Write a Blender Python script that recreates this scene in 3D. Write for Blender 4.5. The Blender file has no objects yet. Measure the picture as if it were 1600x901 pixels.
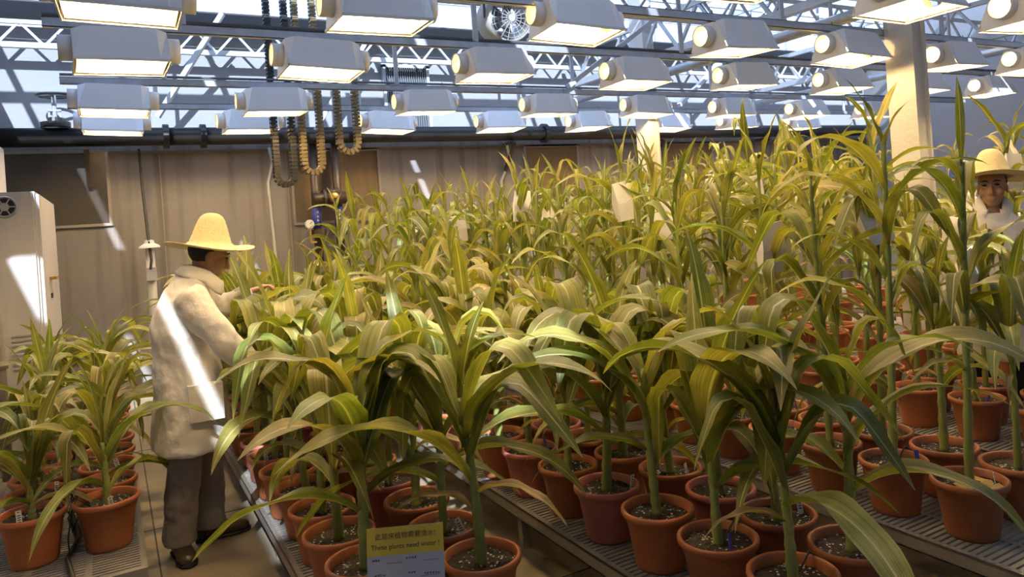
import bpy, bmesh, math, random
from mathutils import Vector, Matrix, Euler
D = bpy.data
SC = bpy.context.scene
COL = SC.collection
PI = math.pi
def rad(a): return math.radians(a)

# ------------------------------------------------------------------ camera
cam_d = D.cameras.new('camera'); cam = D.objects.new('camera', cam_d); COL.objects.link(cam)
YAW, ROLL, FPX = rad(28.7), rad(3.98), 1153.0
Fv = Vector((math.sin(YAW), math.cos(YAW), 0)); Rv = Vector((math.cos(YAW), -math.sin(YAW), 0)); Zv = Vector((0, 0, 1))
cr = Rv*math.cos(ROLL) - Zv*math.sin(ROLL); cu = Zv*math.cos(ROLL) + Rv*math.sin(ROLL)
cam.matrix_world = Matrix(((cr.x, cu.x, -Fv.x, 0), (cr.y, cu.y, -Fv.y, 0), (cr.z, cu.z, -Fv.z, 1.61), (0, 0, 0, 1)))
cam_d.sensor_width = 36; cam_d.sensor_fit = 'HORIZONTAL'; cam_d.lens = FPX/1600*36
cam_d.shift_y = -(450.5-336)/1600; cam_d.clip_start = 0.05
SC.camera = cam
# ------------------------------------------------------------------ world, sun, exposure
w = D.worlds.new('sky'); SC.world = w; w.use_nodes = True
bg = w.node_tree.nodes['Background']; bg.inputs[0].default_value = (0.50, 0.66, 1.0, 1); bg.inputs[1].default_value = 2.9
sun_d = D.lights.new('sun', 'SUN'); sun = D.objects.new('sun', sun_d); COL.objects.link(sun)
sun_d.energy = 10.5; sun_d.color = (0.80, 0.88, 1.0); sun_d.angle = rad(0.6)
SUNDIR = Vector((0.20, 0.75, -0.55)).normalized()
sun.rotation_euler = SUNDIR.to_track_quat('-Z', 'Y').to_euler()
SC.view_settings.view_transform = 'Standard'; SC.view_settings.look = 'None'
SC.view_settings.exposure = 0.2; SC.view_settings.gamma = 1.0; SC.view_settings.use_curve_mapping = False
LAMP_STRENGTH = 270.0

# ------------------------------------------------------------------ material helpers
MATS = {}
def nd(nt, typ, **kw):
    n = nt.nodes.new(typ)
    for k, v in kw.items(): setattr(n, k, v)
    return n
def mat(name, col, rough=0.6, metal=0.0, noise=None, bump=0.0, nscale=20.0, spec=0.5, stretch=None, coord='Object', rnd=0.0, emis=None):
    """principled material; noise=(colour2, amount, scale, detail)"""
    m = D.materials.new(name); m.use_nodes = True; nt = m.node_tree; b = nt.nodes['Principled BSDF']
    b.inputs['Base Color'].default_value = (*col, 1); b.inputs['Roughness'].default_value = rough
    b.inputs['Metallic'].default_value = metal; b.inputs['Specular IOR Level'].default_value = spec
    tc = nd(nt, 'ShaderNodeTexCoord'); src = tc.outputs[coord]
    if stretch:
        mp = nd(nt, 'ShaderNodeMapping'); mp.inputs['Scale'].default_value = stretch
        nt.links.new(src, mp.inputs[0]); src = mp.outputs[0]
    out = None
    if noise:
        c2, amt, sc, det = noise
        tn = nd(nt, 'ShaderNodeTexNoise'); tn.inputs['Scale'].default_value = sc; tn.inputs['Detail'].default_value = det
        nt.links.new(src, tn.inputs['Vector'])
        rp = nd(nt, 'ShaderNodeValToRGB'); rp.color_ramp.elements[0].position = 0.5-amt; rp.color_ramp.elements[1].position = 0.5+amt
        rp.color_ramp.elements[0].color = (*col, 1); rp.color_ramp.elements[1].color = (*c2, 1)
        nt.links.new(tn.outputs[0], rp.inputs[0]); out = rp.outputs[0]
    if rnd:
        oi = nd(nt, 'ShaderNodeObjectInfo'); hs = nd(nt, 'ShaderNodeHueSaturation')
        mr = nd(nt, 'ShaderNodeMapRange'); mr.inputs[3].default_value = 1-rnd; mr.inputs[4].default_value = 1+rnd
        nt.links.new(oi.outputs['Random'], mr.inputs[0]); nt.links.new(mr.outputs[0], hs.inputs['Value'])
        if out: nt.links.new(out, hs.inputs['Color'])
        else: hs.inputs['Color'].default_value = (*col, 1)
        out = hs.outputs[0]
    if out: nt.links.new(out, b.inputs['Base Color'])
    if bump:
        bn = nd(nt, 'ShaderNodeTexNoise'); bn.inputs['Scale'].default_value = nscale; bn.inputs['Detail'].default_value = 4
        nt.links.new(src, bn.inputs['Vector'])
        bp = nd(nt, 'ShaderNodeBump'); bp.inputs['Strength'].default_value = bump; bp.inputs['Distance'].default_value = 0.02
        nt.links.new(bn.outputs[0], bp.inputs['Height']); nt.links.new(bp.outputs[0], b.inputs['Normal'])
    if emis:
        b.inputs['Emission Color'].default_value = (*emis[0], 1); b.inputs['Emission Strength'].default_value = emis[1]
    MATS[name] = m; return m

def leaf_material(name, c_dark, c_light, rib):
    m = D.materials.new(name); m.use_nodes = True; nt = m.node_tree; b = nt.nodes['Principled BSDF']; L = nt.links.new
    uv = nd(nt, 'ShaderNodeUVMap'); sp = nd(nt, 'ShaderNodeSeparateXYZ'); L(uv.outputs[0], sp.inputs[0])
    # distance from the midrib
    sb = nd(nt, 'ShaderNodeMath', operation='SUBTRACT'); L(sp.outputs[0], sb.inputs[0]); sb.inputs[1].default_value = 0.5
    ab = nd(nt, 'ShaderNodeMath', operation='ABSOLUTE'); L(sb.outputs[0], ab.inputs[0])
    ribf = nd(nt, 'ShaderNodeMapRange'); ribf.inputs[1].default_value = 0.02; ribf.inputs[2].default_value = 0.055; ribf.inputs[3].default_value = 1; ribf.inputs[4].default_value = 0
    L(ab.outputs[0], ribf.inputs[0])
    # parallel veins
    wv = nd(nt, 'ShaderNodeTexNoise', noise_dimensions='2D'); mp = nd(nt, 'ShaderNodeMapping'); mp.inputs['Scale'].default_value = (26, 1.2, 1)
    L(uv.outputs[0], mp.inputs[0]); L(mp.outputs[0], wv.inputs['Vector']); wv.inputs['Scale'].default_value = 1.0; wv.inputs['Detail'].default_value = 2
    tc = nd(nt, 'ShaderNodeTexCoord'); n2 = nd(nt, 'ShaderNodeTexNoise'); n2.inputs['Scale'].default_value = 6; L(tc.outputs['Object'], n2.inputs['Vector'])
    ad = nd(nt, 'ShaderNodeMath', operation='ADD'); L(wv.outputs[0], ad.inputs[0]); L(n2.outputs[0], ad.inputs[1])
    mr = nd(nt, 'ShaderNodeMapRange'); mr.inputs[1].default_value = 0.75; mr.inputs[2].default_value = 1.25; L(ad.outputs[0], mr.inputs[0])
    mx = nd(nt, 'ShaderNodeMix', data_type='RGBA'); L(mr.outputs[0], mx.inputs[0]); mx.inputs[6].default_value = (*c_dark, 1); mx.inputs[7].default_value = (*c_light, 1)
    oi = nd(nt, 'ShaderNodeObjectInfo'); hs = nd(nt, 'ShaderNodeHueSaturation')
    v1 = nd(nt, 'ShaderNodeMapRange'); v1.inputs[3].default_value = 0.72; v1.inputs[4].default_value = 1.3; L(oi.outputs['Random'], v1.inputs[0]); L(v1.outputs[0], hs.inputs['Value'])
    ml = nd(nt, 'ShaderNodeMath', operation='MULTIPLY'); L(oi.outputs['Random'], ml.inputs[0]); ml.inputs[1].default_value = 7.31
    fr = nd(nt, 'ShaderNodeMath', operation='FRACT'); L(ml.outputs[0], fr.inputs[0])
    h1 = nd(nt, 'ShaderNodeMapRange'); h1.inputs[3].default_value = 0.475; h1.inputs[4].default_value = 0.52; L(fr.outputs[0], h1.inputs[0]); L(h1.outputs[0], hs.inputs['Hue'])
    L(mx.outputs[2], hs.inputs['Color'])
    # dry tip
    tp = nd(nt, 'ShaderNodeMapRange'); tp.inputs[1].default_value = 0.93; tp.inputs[2].default_value = 1.0; L(sp.outputs[1], tp.inputs[0])
    m1 = nd(nt, 'ShaderNodeMix', data_type='RGBA'); L(tp.outputs[0], m1.inputs[0]); L(hs.outputs[0], m1.inputs[6]); m1.inputs[7].default_value = (0.35, 0.27, 0.10, 1)
    m2 = nd(nt, 'ShaderNodeMix', data_type='RGBA'); L(ribf.outputs[0], m2.inputs[0]); L(m1.outputs[2], m2.inputs[6]); m2.inputs[7].default_value = (*rib, 1)
    L(m2.outputs[2], b.inputs['Base Color']); b.inputs['Roughness'].default_value = 0.42; b.inputs['Specular IOR Level'].default_value = 0.45
    bp = nd(nt, 'ShaderNodeBump'); bp.inputs['Strength'].default_value = 0.35; bp.inputs['Distance'].default_value = 0.004; L(wv.outputs[0], bp.inputs['Height']); L(bp.outputs[0], b.inputs['Normal'])
    tr = nd(nt, 'ShaderNodeBsdfTranslucent'); gm = nd(nt, 'ShaderNodeMix', data_type='RGBA', blend_type='MULTIPLY'); gm.inputs[0].default_value = 1
    L(m2.outputs[2], gm.inputs[6]); gm.inputs[7].default_value = (1.5, 1.6, 0.5, 1); L(gm.outputs[2], tr.inputs[0])
    ms = nd(nt, 'ShaderNodeMixShader'); ms.inputs[0].default_value = 0.33; L(b.outputs[0], ms.inputs[1]); L(tr.outputs[0], ms.inputs[2])
    L(ms.outputs[0], nt.nodes['Material Output'].inputs[0]); MATS[name] = m; return m

leaf_material('leaf_green', (0.095, 0.120, 0.020), (0.235, 0.245, 0.065), (0.50, 0.48, 0.26))
leaf_material('leaf_yellow', (0.17, 0.175, 0.035), (0.36, 0.33, 0.10), (0.55, 0.51, 0.28))
leaf_material('leaf_dry', (0.22, 0.17, 0.06), (0.42, 0.33, 0.14), (0.5, 0.42, 0.22))
mat('stalk', (0.16, 0.22, 0.05), 0.45, noise=((0.30, 0.32, 0.09), 0.25, 9, 3), rnd=0.25)
mat('terracotta', (0.30, 0.090, 0.030), 0.55, noise=((0.40, 0.135, 0.05), 0.3, 7, 4), bump=0.08, nscale=60, rnd=0.22)
mat('pink_plastic', (0.42, 0.13, 0.12), 0.5, noise=((0.36, 0.11, 0.06), 0.25, 5, 3), rnd=0.15)
def soil_mat():
    m = mat('soil', (0.012, 0.009, 0.007), 0.9, noise=((0.045, 0.03, 0.02), 0.2, 60, 5), bump=0.8, nscale=90)
    nt = m.node_tree; b = nt.nodes['Principled BSDF']; tc = nd(nt, 'ShaderNodeTexCoord'); vo = nd(nt, 'ShaderNodeTexVoronoi'); vo.inputs['Scale'].default_value = 95
    nt.links.new(tc.outputs['Object'], vo.inputs['Vector'])
    sx = nd(nt, 'ShaderNodeSeparateColor'); nt.links.new(vo.outputs['Color'], sx.inputs[0])
    g = nd(nt, 'ShaderNodeMath', operation='GREATER_THAN'); g.inputs[1].default_value = 0.80; nt.links.new(sx.outputs[0], g.inputs[0])
    l = nd(nt, 'ShaderNodeMath', operation='LESS_THAN'); l.inputs[1].default_value = 0.42; nt.links.new(vo.outputs['Distance'], l.inputs[0])
    mu = nd(nt, 'ShaderNodeMath', operation='MULTIPLY'); nt.links.new(g.outputs[0], mu.inputs[0]); nt.links.new(l.outputs[0], mu.inputs[1])
    mx = nd(nt, 'ShaderNodeMix', data_type='RGBA'); nt.links.new(mu.outputs[0], mx.inputs[0])
    prev = b.inputs['Base Color'].links[0].from_socket; nt.links.new(prev, mx.inputs[6]); mx.inputs[7].default_value = (0.50, 0.46, 0.38, 1)
    nt.links.new(mx.outputs[2], b.inputs['Base Color'])
soil_mat()
mat('sand', (0.55, 0.40, 0.12), 0.9, noise=((0.35, 0.24, 0.08), 0.2, 90, 3), bump=0.6, nscale=120)
mat('white_plastic', (0.70, 0.69, 0.66), 0.5)
mat('blue_plastic', (0.06, 0.08, 0.45), 0.4)
mat('print_black', (0.03, 0.03, 0.04), 0.7)
mat('bench_metal', (0.30, 0.275, 0.235), 0.45, 0.35, noise=((0.38, 0.35, 0.30), 0.3, 6, 4))
mat('deck_metal', (0.24, 0.23, 0.215), 0.5, 0.4, noise=((0.34, 0.32, 0.29), 0.3, 12, 4))
mat('galvanised', (0.42, 0.45, 0.50), 0.42, 0.6, noise=((0.60, 0.63, 0.68), 0.3, 10, 5))
mat('truss_white', (0.62, 0.64, 0.67), 0.5, 0.1, noise=((0.5, 0.52, 0.55), 0.25, 8, 4))
mat('beam_dark', (0.06, 0.055, 0.055), 0.6)
mat('hood_white', (0.82, 0.82, 0.83), 0.38, noise=((0.77, 0.77, 0.79), 0.3, 6, 3))
mat('hood_inner', (0.86, 0.78, 0.60), 0.45, bump=0.15, nscale=120)
mat('bulb_light', (1, 0.9, 0.7), 0.4, emis=((1.0, 0.69, 0.32), LAMP_STRENGTH))
mat('wire', (0.12, 0.12, 0.13), 0.5, 0.5)
mat('black_pipe', (0.012, 0.012, 0.014), 0.38, noise=((0.025, 0.022, 0.02), 0.3, 5, 3))
mat('dark_pipe', (0.030, 0.022, 0.018), 0.45, noise=((0.055, 0.035, 0.022), 0.25, 7, 4))
mat('brass', (0.55, 0.36, 0.10), 0.35, 0.8)
mat('rubber_black', (0.012, 0.012, 0.012), 0.6)
mat('chain_dark', (0.020, 0.020, 0.022), 0.45)
mat('chain_tan', (0.20, 0.155, 0.075), 0.5)
mat('concrete_column', (0.66, 0.64, 0.60), 0.75, noise=((0.58, 0.55, 0.50), 0.3, 3, 5), bump=0.25, nscale=28)
mat('cabinet_paint', (0.52, 0.50, 0.49), 0.45, noise=((0.46, 0.44, 0.43), 0.3, 2.5, 4), stretch=(6, 6, 0.6))
mat('dark_glass', (0.030, 0.028, 0.026), 0.25, noise=((0.06, 0.055, 0.045), 0.3, 2, 3))
mat('brown_board', (0.10, 0.070, 0.040), 0.6, noise=((0.15, 0.105, 0.055), 0.3, 2.5, 4), stretch=(5, 5, 0.7))
mat('louver_grey', (0.16, 0.17, 0.19), 0.5)
mat('frame_grey', (0.36, 0.37, 0.40), 0.5)
mat('blue_label', (0.03, 0.04, 0.30), 0.5)
mat('grey_pvc', (0.24, 0.22, 0.20), 0.5)
mat('straw', (0.82, 0.70, 0.40), 0.75, noise=((0.72, 0.58, 0.29), 0.3, 40, 4), bump=0.4, nscale=120)
mat('skin_tan', (0.45, 0.26, 0.16), 0.5, noise=((0.39, 0.21, 0.125), 0.3, 14, 3))
mat('hair_black', (0.010, 0.009, 0.008), 0.6, bump=0.6, nscale=200)
mat('coat_white', (0.84, 0.78, 0.69), 0.8, noise=((0.78, 0.71, 0.61), 0.25, 5, 5), bump=0.45, nscale=16)
mat('cap_blue', (0.05, 0.08, 0.25), 0.8, bump=0.2, nscale=60)
mat('cuff_white', (0.72, 0.71, 0.70), 0.8)
mat('trouser_grey', (0.22, 0.185, 0.155), 0.85, noise=((0.29, 0.245, 0.205), 0.3, 12, 4), bump=0.4, nscale=20)
mat('trouser_navy', (0.015, 0.016, 0.022), 0.85, bump=0.4, nscale=20)
mat('shoe_brown', (0.035, 0.022, 0.013), 0.5, noise=((0.06, 0.038, 0.02), 0.25, 20, 3))
mat('glove_black', (0.012, 0.012, 0.016), 0.55)
mat('lens_glass', (0.55, 0.6, 0.65), 0.05, 0.0)
mat('paper_bag', (0.72, 0.68, 0.60), 0.8, noise=((0.80, 0.77, 0.70), 0.3, 12, 3), bump=0.3, nscale=25)
mat('sign_yellow', (0.72, 0.56, 0.07), 0.5)
mat('sign_grey', (0.52, 0.53, 0.60), 0.5)
mat('sign_red', (0.14, 0.035, 0.035), 0.6)
mat('crate_tan', (0.50, 0.40, 0.24), 0.7)
mat('added_screen_cloth', (0.6, 0.62, 0.65), 0.9)  # cloth of the added overhead screen, made translucent below
def cloth_through():
    nt = MATS['added_screen_cloth'].node_tree; b = nt.nodes['Principled BSDF']; t = nd(nt, 'ShaderNodeBsdfTranslucent'); t.inputs[0].default_value = (0.75, 0.8, 0.86, 1)
    ms = nd(nt, 'ShaderNodeMixShader'); ms.inputs[0].default_value = 0.24; nt.links.new(b.outputs[0], ms.inputs[1]); nt.links.new(t.outputs[0], ms.inputs[2]); nt.links.new(ms.outputs[0], nt.nodes['Material Output'].inputs[0])
cloth_through()
mat('perforated', (0.52, 0.50, 0.46), 0.6)
def wall_mat(name, c1, c2, streak):
    m = mat(name, c1, 0.85, noise=(c2, 0.28, 1.3, 6), bump=0.2, nscale=14)
    nt = m.node_tree; b = nt.nodes['Principled BSDF']; tc = nd(nt, 'ShaderNodeTexCoord'); mp = nd(nt, 'ShaderNodeMapping'); mp.inputs['Scale'].default_value = (7, 7, 0.35)
    tn = nd(nt, 'ShaderNodeTexNoise'); tn.inputs['Scale'].default_value = 1.0; tn.inputs['Detail'].default_value = 5
    nt.links.new(tc.outputs['Object'], mp.inputs[0]); nt.links.new(mp.outputs[0], tn.inputs['Vector'])
    rp = nd(nt, 'ShaderNodeMapRange'); rp.inputs[1].default_value = 0.50; rp.inputs[2].default_value = 0.78; nt.links.new(tn.outputs[0], rp.inputs[0])
    mx = nd(nt, 'ShaderNodeMix', data_type='RGBA'); nt.links.new(rp.outputs[0], mx.inputs[0])
    prev = b.inputs['Base Color'].links[0].from_socket; nt.links.new(prev, mx.inputs[6]); mx.inputs[7].default_value = (*streak, 1)
    nt.links.new(mx.outputs[2], b.inputs['Base Color'])
wall_mat('wall_concrete', (0.175, 0.165, 0.157), (0.245, 0.23, 0.22), (0.10, 0.084, 0.066))
mat('upper_concrete', (0.36, 0.36, 0.37), 0.85, noise=((0.32, 0.32, 0.34), 0.3, 2.2, 6), bump=0.2, nscale=14)
mat('floor_concrete', (0.33, 0.275, 0.19), 0.55, noise=((0.20, 0.165, 0.115), 0.22, 2.6, 7), bump=0.08, nscale=30, spec=0.35)
def glass_mat():
    m = D.materials.new('pane_glass'); m.use_nodes = True; nt = m.node_tree; b = nt.nodes['Principled BSDF']
    t = nd(nt, 'ShaderNodeBsdfTransparent'); t.inputs[0].default_value = (0.92, 0.95, 0.97, 1); g = nd(nt, 'ShaderNodeBsdfGlossy'); g.inputs['Roughness'].default_value = 0.1
    ms = nd(nt, 'ShaderNodeMixShader'); ms.inputs[0].default_value = 0.07; nt.links.new(t.outputs[0], ms.inputs[1]); nt.links.new(g.outputs[0], ms.inputs[2])
    nt.links.new(ms.outputs[0], nt.nodes['Material Output'].inputs[0]); nt.nodes.remove(b); MATS['pane_glass'] = m
glass_mat()

# ------------------------------------------------------------------ mesh helpers
def M(n): return MATS[n]
def link(o, parent=None):
    COL.objects.link(o)
    if parent: o.parent = parent
    return o
def me_from(bm, name, m, smooth=False):
    me = D.meshes.new(name); bm.to_mesh(me); bm.free()
    for x in (m if isinstance(m, (list, tuple)) else [m]): me.materials.append(M(x))
    if smooth:
        for p in me.polygons: p.use_smooth = True
    return me
def ob(name, me, parent=None, loc=(0, 0, 0), rot=(0, 0, 0), scale=(1, 1, 1)):
    o = D.objects.new(name, me); link(o, parent); o.location = loc; o.rotation_euler = rot; o.scale = scale; return o
def tag(o, label, cat, group=None, kind=None):
    o['label'] = label; o['category'] = cat
    if group: o['group'] = group
    if kind: o['kind'] = kind
    return o
def struct(o, label, cat):
    tag(o, label, cat); o['kind'] = 'structure'; return o
def empty(name, loc=(0, 0, 0), rz=0):
    o = D.objects.new(name, None); link(o); o.location = loc; o.rotation_euler = (0, 0, rz); o.empty_display_size = 0.05; return o
def box(bm, x0, x1, y0, y1, z0, z1, mi=0):
    vs = [bm.verts.new((x, y, z)) for z in (z0, z1) for y in (y0, y1) for x in (x0, x1)]
    for f in ((0, 2, 3, 1), (4, 5, 7, 6), (0, 1, 5, 4), (2, 6, 7, 3), (0, 4, 6, 2), (1, 3, 7, 5)):
        q = bm.faces.new([vs[i] for i in f]); q.material_index = mi
def bar(bm, a, b, wd, ht=None, mi=0):
    a = Vector(a); b = Vector(b); ht = ht or wd; d = (b-a).normalized()
    s = d.cross(Vector((0, 0, 1)))
    if s.length < 1e-4: s = Vector((1, 0, 0))
    s.normalize(); n = s.cross(d)
    vs = [bm.verts.new(p + s*sx*wd/2 + n*sn*ht/2) for p in (a, b) for sx, sn in ((-1, -1), (1, -1), (1, 1), (-1, 1))]
    for f in ((0, 1, 2, 3), (7, 6, 5, 4), (0, 4, 5, 1), (1, 5, 6, 2), (2, 6, 7, 3), (3, 7, 4, 0)):
        q = bm.faces.new([vs[i] for i in f]); q.material_index = mi
def tube(bm, pts, radii, seg=10, mi=0, cap=True, flat=None):
    """swept tube; flat=(sx,sy) scales the ring"""
    pts = [Vector(p) for p in pts]
    if not isinstance(radii, (list, tuple)): radii = [radii]*len(pts)
    rings = []; prev = None
    for i, p in enumerate(pts):
        t = (pts[min(i+1, len(pts)-1)] - pts[max(i-1, 0)]).normalized()
        if prev is None:
            s = t.cross(Vector((0, 0, 1)))
            if s.length < 1e-3: s = Vector((1, 0, 0))
        else: s = prev - t*prev.dot(t)
        s.normalize(); prev = s; n = t.cross(s); r = radii[i]
        r2 = r if isinstance(r, (tuple, list)) else (r, r)
        rings.append([bm.verts.new(p + s*math.cos(2*PI*k/seg)*r2[0] + n*math.sin(2*PI*k/seg)*r2[1]) for k in range(seg)])
    for a, b in zip(rings, rings[1:]):
        for k in range(seg):
            q = bm.faces.new((a[k], a[(k+1) % seg], b[(k+1) % seg], b[k])); q.material_index = mi
    if cap:
        q = bm.faces.new(rings[0][::-1]); q.material_index = mi; q = bm.faces.new(rings[-1]); q.material_index = mi
    return rings
def lathe(bm, prof, seg=24, mi=0, axis='z', cen=(0, 0, 0)):
    rings = []; c = Vector(cen)
    for r, z in prof:
        ring = []
        for k in range(seg):
            a = 2*PI*k/seg; x, y = r*math.cos(a), r*math.sin(a)
            v = (x, y, z) if axis == 'z' else ((z, x, y) if axis == 'x' else (x, z, y))
            ring.append(bm.verts.new(c + Vector(v)))
        rings.append(ring)
    for a, b in zip(rings, rings[1:]):
        for k in range(seg):
            q = bm.faces.new((a[k], a[(k+1) % seg], b[(k+1) % seg], b[k])); q.material_index = mi
    return rings
def fixn(bm): bmesh.ops.recalc_face_normals(bm, faces=bm.faces[:])
def B(): return bmesh.new()
def simple(name, build, m, parent=None, smooth=False, loc=(0, 0, 0), rot=(0, 0, 0)):
    bm = B(); build(bm); fixn(bm); return ob(name, me_from(bm, name, m, smooth), parent, loc, rot)
def boxes(name, lst, m, parent=None, loc=(0, 0, 0)):
    bm = B()
    for b in lst: box(bm, *b)
    return ob(name, me_from(bm, name, m), parent, loc)
def text(name, body, size, m, parent, loc, rot, sx=1.0):
    cu_ = D.curves.new(name, 'FONT'); cu_.body = body; cu_.size = size; cu_.align_x = 'CENTER'; cu_.align_y = 'CENTER'; cu_.extrude = 0.0003
    t = D.objects.new(name, cu_); COL.objects.link(t); dg = bpy.context.evaluated_depsgraph_get()
    me = D.meshes.new_from_object(t.evaluated_get(dg)); D.objects.remove(t); me.materials.clear(); me.materials.append(M(m))
    return ob(name, me, parent, loc, rot, (sx, 1, 1))

# ================================================================== SETTING
WY = 9.2       # back wall
fl = boxes('floor', [(-2.2, 13, -2.5, WY, -0.1, 0)], 'floor_concrete'); struct(fl, 'stained tan concrete floor between the benches', 'floor')
bm = B()
for y in (-0.8, 1.0, 2.8, 4.62, 6.4): box(bm, -2.1, 12.9, y, y+0.008, 0.0, 0.0015)
for x in (-0.9, 0.12, 1.38, 2.5, 3.6): box(bm, x, x+0.008, -2.4, 9.1, 0.0, 0.0015)
ob('floor_joint', me_from(bm, 'floor_joint', 'rubber_black'), fl)
wb = boxes('wall_back', [(-2.2, 13, WY, WY+0.25, 0, 2.72)], 'wall_concrete'); struct(wb, 'streaked grey concrete back wall below the black pipe', 'wall')
boxes('upper_wall_panel', [(-2.2, 13, WY+0.02, WY+0.25, 2.72, 3.95)], 'upper_concrete', wb)
bm = B()
for x in (0.55, 1.95, 3.9, 4.75, 7.0, 8.4): box(bm, x, x+0.012, WY-0.004, WY, 0, 2.62)
ob('wall_joint', me_from(bm, 'wall_joint', 'grey_pvc'), wb)
boxes('ledge', [(0.05, 13, WY-0.03, WY, 2.58, 2.61)], 'brown_board', wb)
struct(boxes('wall_left', [(-2.4, -2.2, -2.5, WY+.2, 0, 4.6)], 'upper_concrete'), 'plain concrete side wall beyond the cabinet', 'wall')
struct(boxes('wall_front', [(-2.4, 13.2, -2.7, -2.5, 0, 4.6)], 'upper_concrete'), 'plain concrete wall opposite the pipe wall', 'wall')
struct(boxes('wall_right', [(13, 13.2, -2.5, WY+.2, 0, 4.6)], 'upper_concrete'), 'pale side wall far beyond the tall corn', 'wall')
# dark window openings, board panels and louvre vent in the back wall
def wall_window(name, x0, x1, z0, z1, m, label):
    o = boxes(name, [(x0, x1, WY-0.012, WY, z0, z1)], m); struct(o, label, 'window')
    bm = B(); t = 0.03
    for q in ((x0, x1, z0-t, z0), (x0, x1, z1, z1+t), (x0-t, x0, z0-t, z1+t), (x1, x1+t, z0-t, z1+t)): box(bm, q[0], q[1], WY-0.03, WY, q[2], q[3])
    ob('window_frame', me_from(bm, 'wf', 'grey_pvc'), o); return o
wall_window('window_1', -1.9, 0.02, 1.83, 2.60, 'dark_glass', 'dark wall opening covered with mesh above the cabinet')
wall_window('window_2', 2.02, 3.10, 1.70, 2.57, 'brown_board', 'brown board panel behind the pair of valve pipes')
wall_window('window_3', 5.32, 6.2, 1.55, 2.57, 'brown_board', 'brown board panel beside the white column')
wall_window('window_4', 7.9, 8.9, 1.6, 2.57, 'brown_board', 'brown board panel far along the back wall')
lv = boxes('window_5', [(3.29, 3.86, WY-0.01, WY+0.02, 2.80, 3.65)], 'louver_grey'); struct(lv, 'grey louvred vent high in the back wall', 'vent')
bm = B()
for q in ((3.25, 3.29, 2.78, 3.68), (3.86, 3.90, 2.78, 3.68), (3.25, 3.90, 3.65, 3.69)): box(bm, q[0], q[1], WY-0.04, WY+0.02, q[2], q[3])
ob('window_frame', me_from(bm, 'wf', 'truss_white'), lv)
sl = B(); box(sl, 0, 0.012, -0.03, 0.0, 0, 0.85); slm = me_from(sl, 'slat', 'louver_grey')
for k in range(18): ob('slat', slm, lv, (3.30+k*0.031, WY-0.01, 2.80))
# roof: gutter beam, lattice trusses, glazing with bars, added sun-blocking screen
gt = boxes('trim_1', [(-2.2, 13, WY-0.25, WY+0.2, 4.02, 4.16)], 'beam_dark'); struct(gt, 'dark gutter beam above the back wall truss', 'beam')
def lattice(name, p0, p1, h, step, label, t=0.035):
    p0 = Vector(p0); p1 = Vector(p1); e = empty(name, p0); e['kind'] = 'structure'; tag(e, label, 'truss'); L = (p1-p0).length; d = (p1-p0)/L; up = Vector((0, 0, h))
    bm = B(); bar(bm, (0, 0, 0), d*L, t*1.6, t*1.6); ob('bottom_chord', me_from(bm, 'bc', 'truss_white'), e)
    bm = B(); bar(bm, up, up+d*L, t*1.2, t*1.2); ob('top_chord', me_from(bm, 'tc', 'truss_white'), e)
    n = int(L/step); bm = B(); bar(bm, (0, 0, 0), d*step/2+up, t*0.7); m1 = me_from(bm, 'brace', 'truss_white')
    bm = B(); bar(bm, d*step/2+up, d*step, t*0.7); m2 = me_from(bm, 'brace', 'truss_white')
    for k in range(n):
        ob('brace', m1, e, d*step*k); ob('brace', m2, e, d*step*k)
    return e
lattice('trim_2', (-1.3, WY-0.2, 3.70), (12.9, WY-0.2, 3.70), 0.24, 0.42, 'white lattice truss running along the top of the back wall')
lattice('trim_3', (2.6, 6.15, 3.62), (12.9, 6.15, 3.62), 0.34, 0.6, 'white lattice truss crossing above the tall corn')
lattice('trim_4', (6.0, 1.0, 3.42), (6.0, WY-0.3, 3.42), 0.45, 0.7, 'lattice truss over the two white columns', 0.05)
lattice('trim_5', (9.8, 1.0, 3.42), (9.8, WY-0.3, 3.42), 0.45, 0.7, 'lattice truss beyond the white columns', 0.05)
for i, (x, z) in enumerate([(5.86, 3.16), (6.14, 3.22), (9.7, 3.2)]):
    struct(simple('trim_%d' % (6+i), lambda bm: tube(bm, [(x, 0.8, z), (x, WY, z)], 0.05, 12), 'galvanised', None, True), ['silver tube beam on the near side of the columns', 'silver tube beam on the far side of the columns', 'silver tube beam far behind the columns'][i], 'beam')
for i, (a, b) in enumerate([((0.55, 8.9, 2.95), (1.25, 8.6, 4.05)), ((2.2, 8.9, 2.7), (3.0, 8.7, 4.0)), ((7.2, 8.0, 3.0), (9.2, 8.4, 4.3)), ((8.0, 6.2, 2.95), (9.7, 6.2, 4.0)), ((4.6, 6.9, 3.0), (5.9, 6.6, 3.9))]):
    o = simple('diagonal_brace', lambda bm: bar(bm, a, b, 0.06, 0.05), 'truss_white'); tag(o, 'slanting white roof brace above the lamps', 'brace', 'slanting roof braces'); o['kind'] = 'structure'
gl = empty('ceiling', (0, 0, 4.6)); struct(gl, 'glazed greenhouse roof with metal bars', 'roof')
pb = B(); box(pb, 0, 0.98, 0, 0.88, 0, 0.006); pm = me_from(pb, 'pane', 'pane_glass')
for i in range(15):
    for j in range(3): ob('pane', pm, gl, (-2.2+i*1.02, 6.42+j*0.93, 0))
bbx = B(); box(bbx, -0.02, 0.02, 0, 2.8, -0.06, 0.03); bmx = me_from(bbx, 'bar', 'truss_white')
for i in range(16): ob('bar', bmx, gl, (-2.2+i*1.02-.02, 6.4, 0))
bby = B(); box(bby, 0, 15.3, -0.025, 0.025, -0.06, 0.03); bmy = me_from(bby, 'bar', 'truss_white')
for j in range(4): ob('bar', bmy, gl, (-2.2, 6.4+j*0.93, 0))
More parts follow.
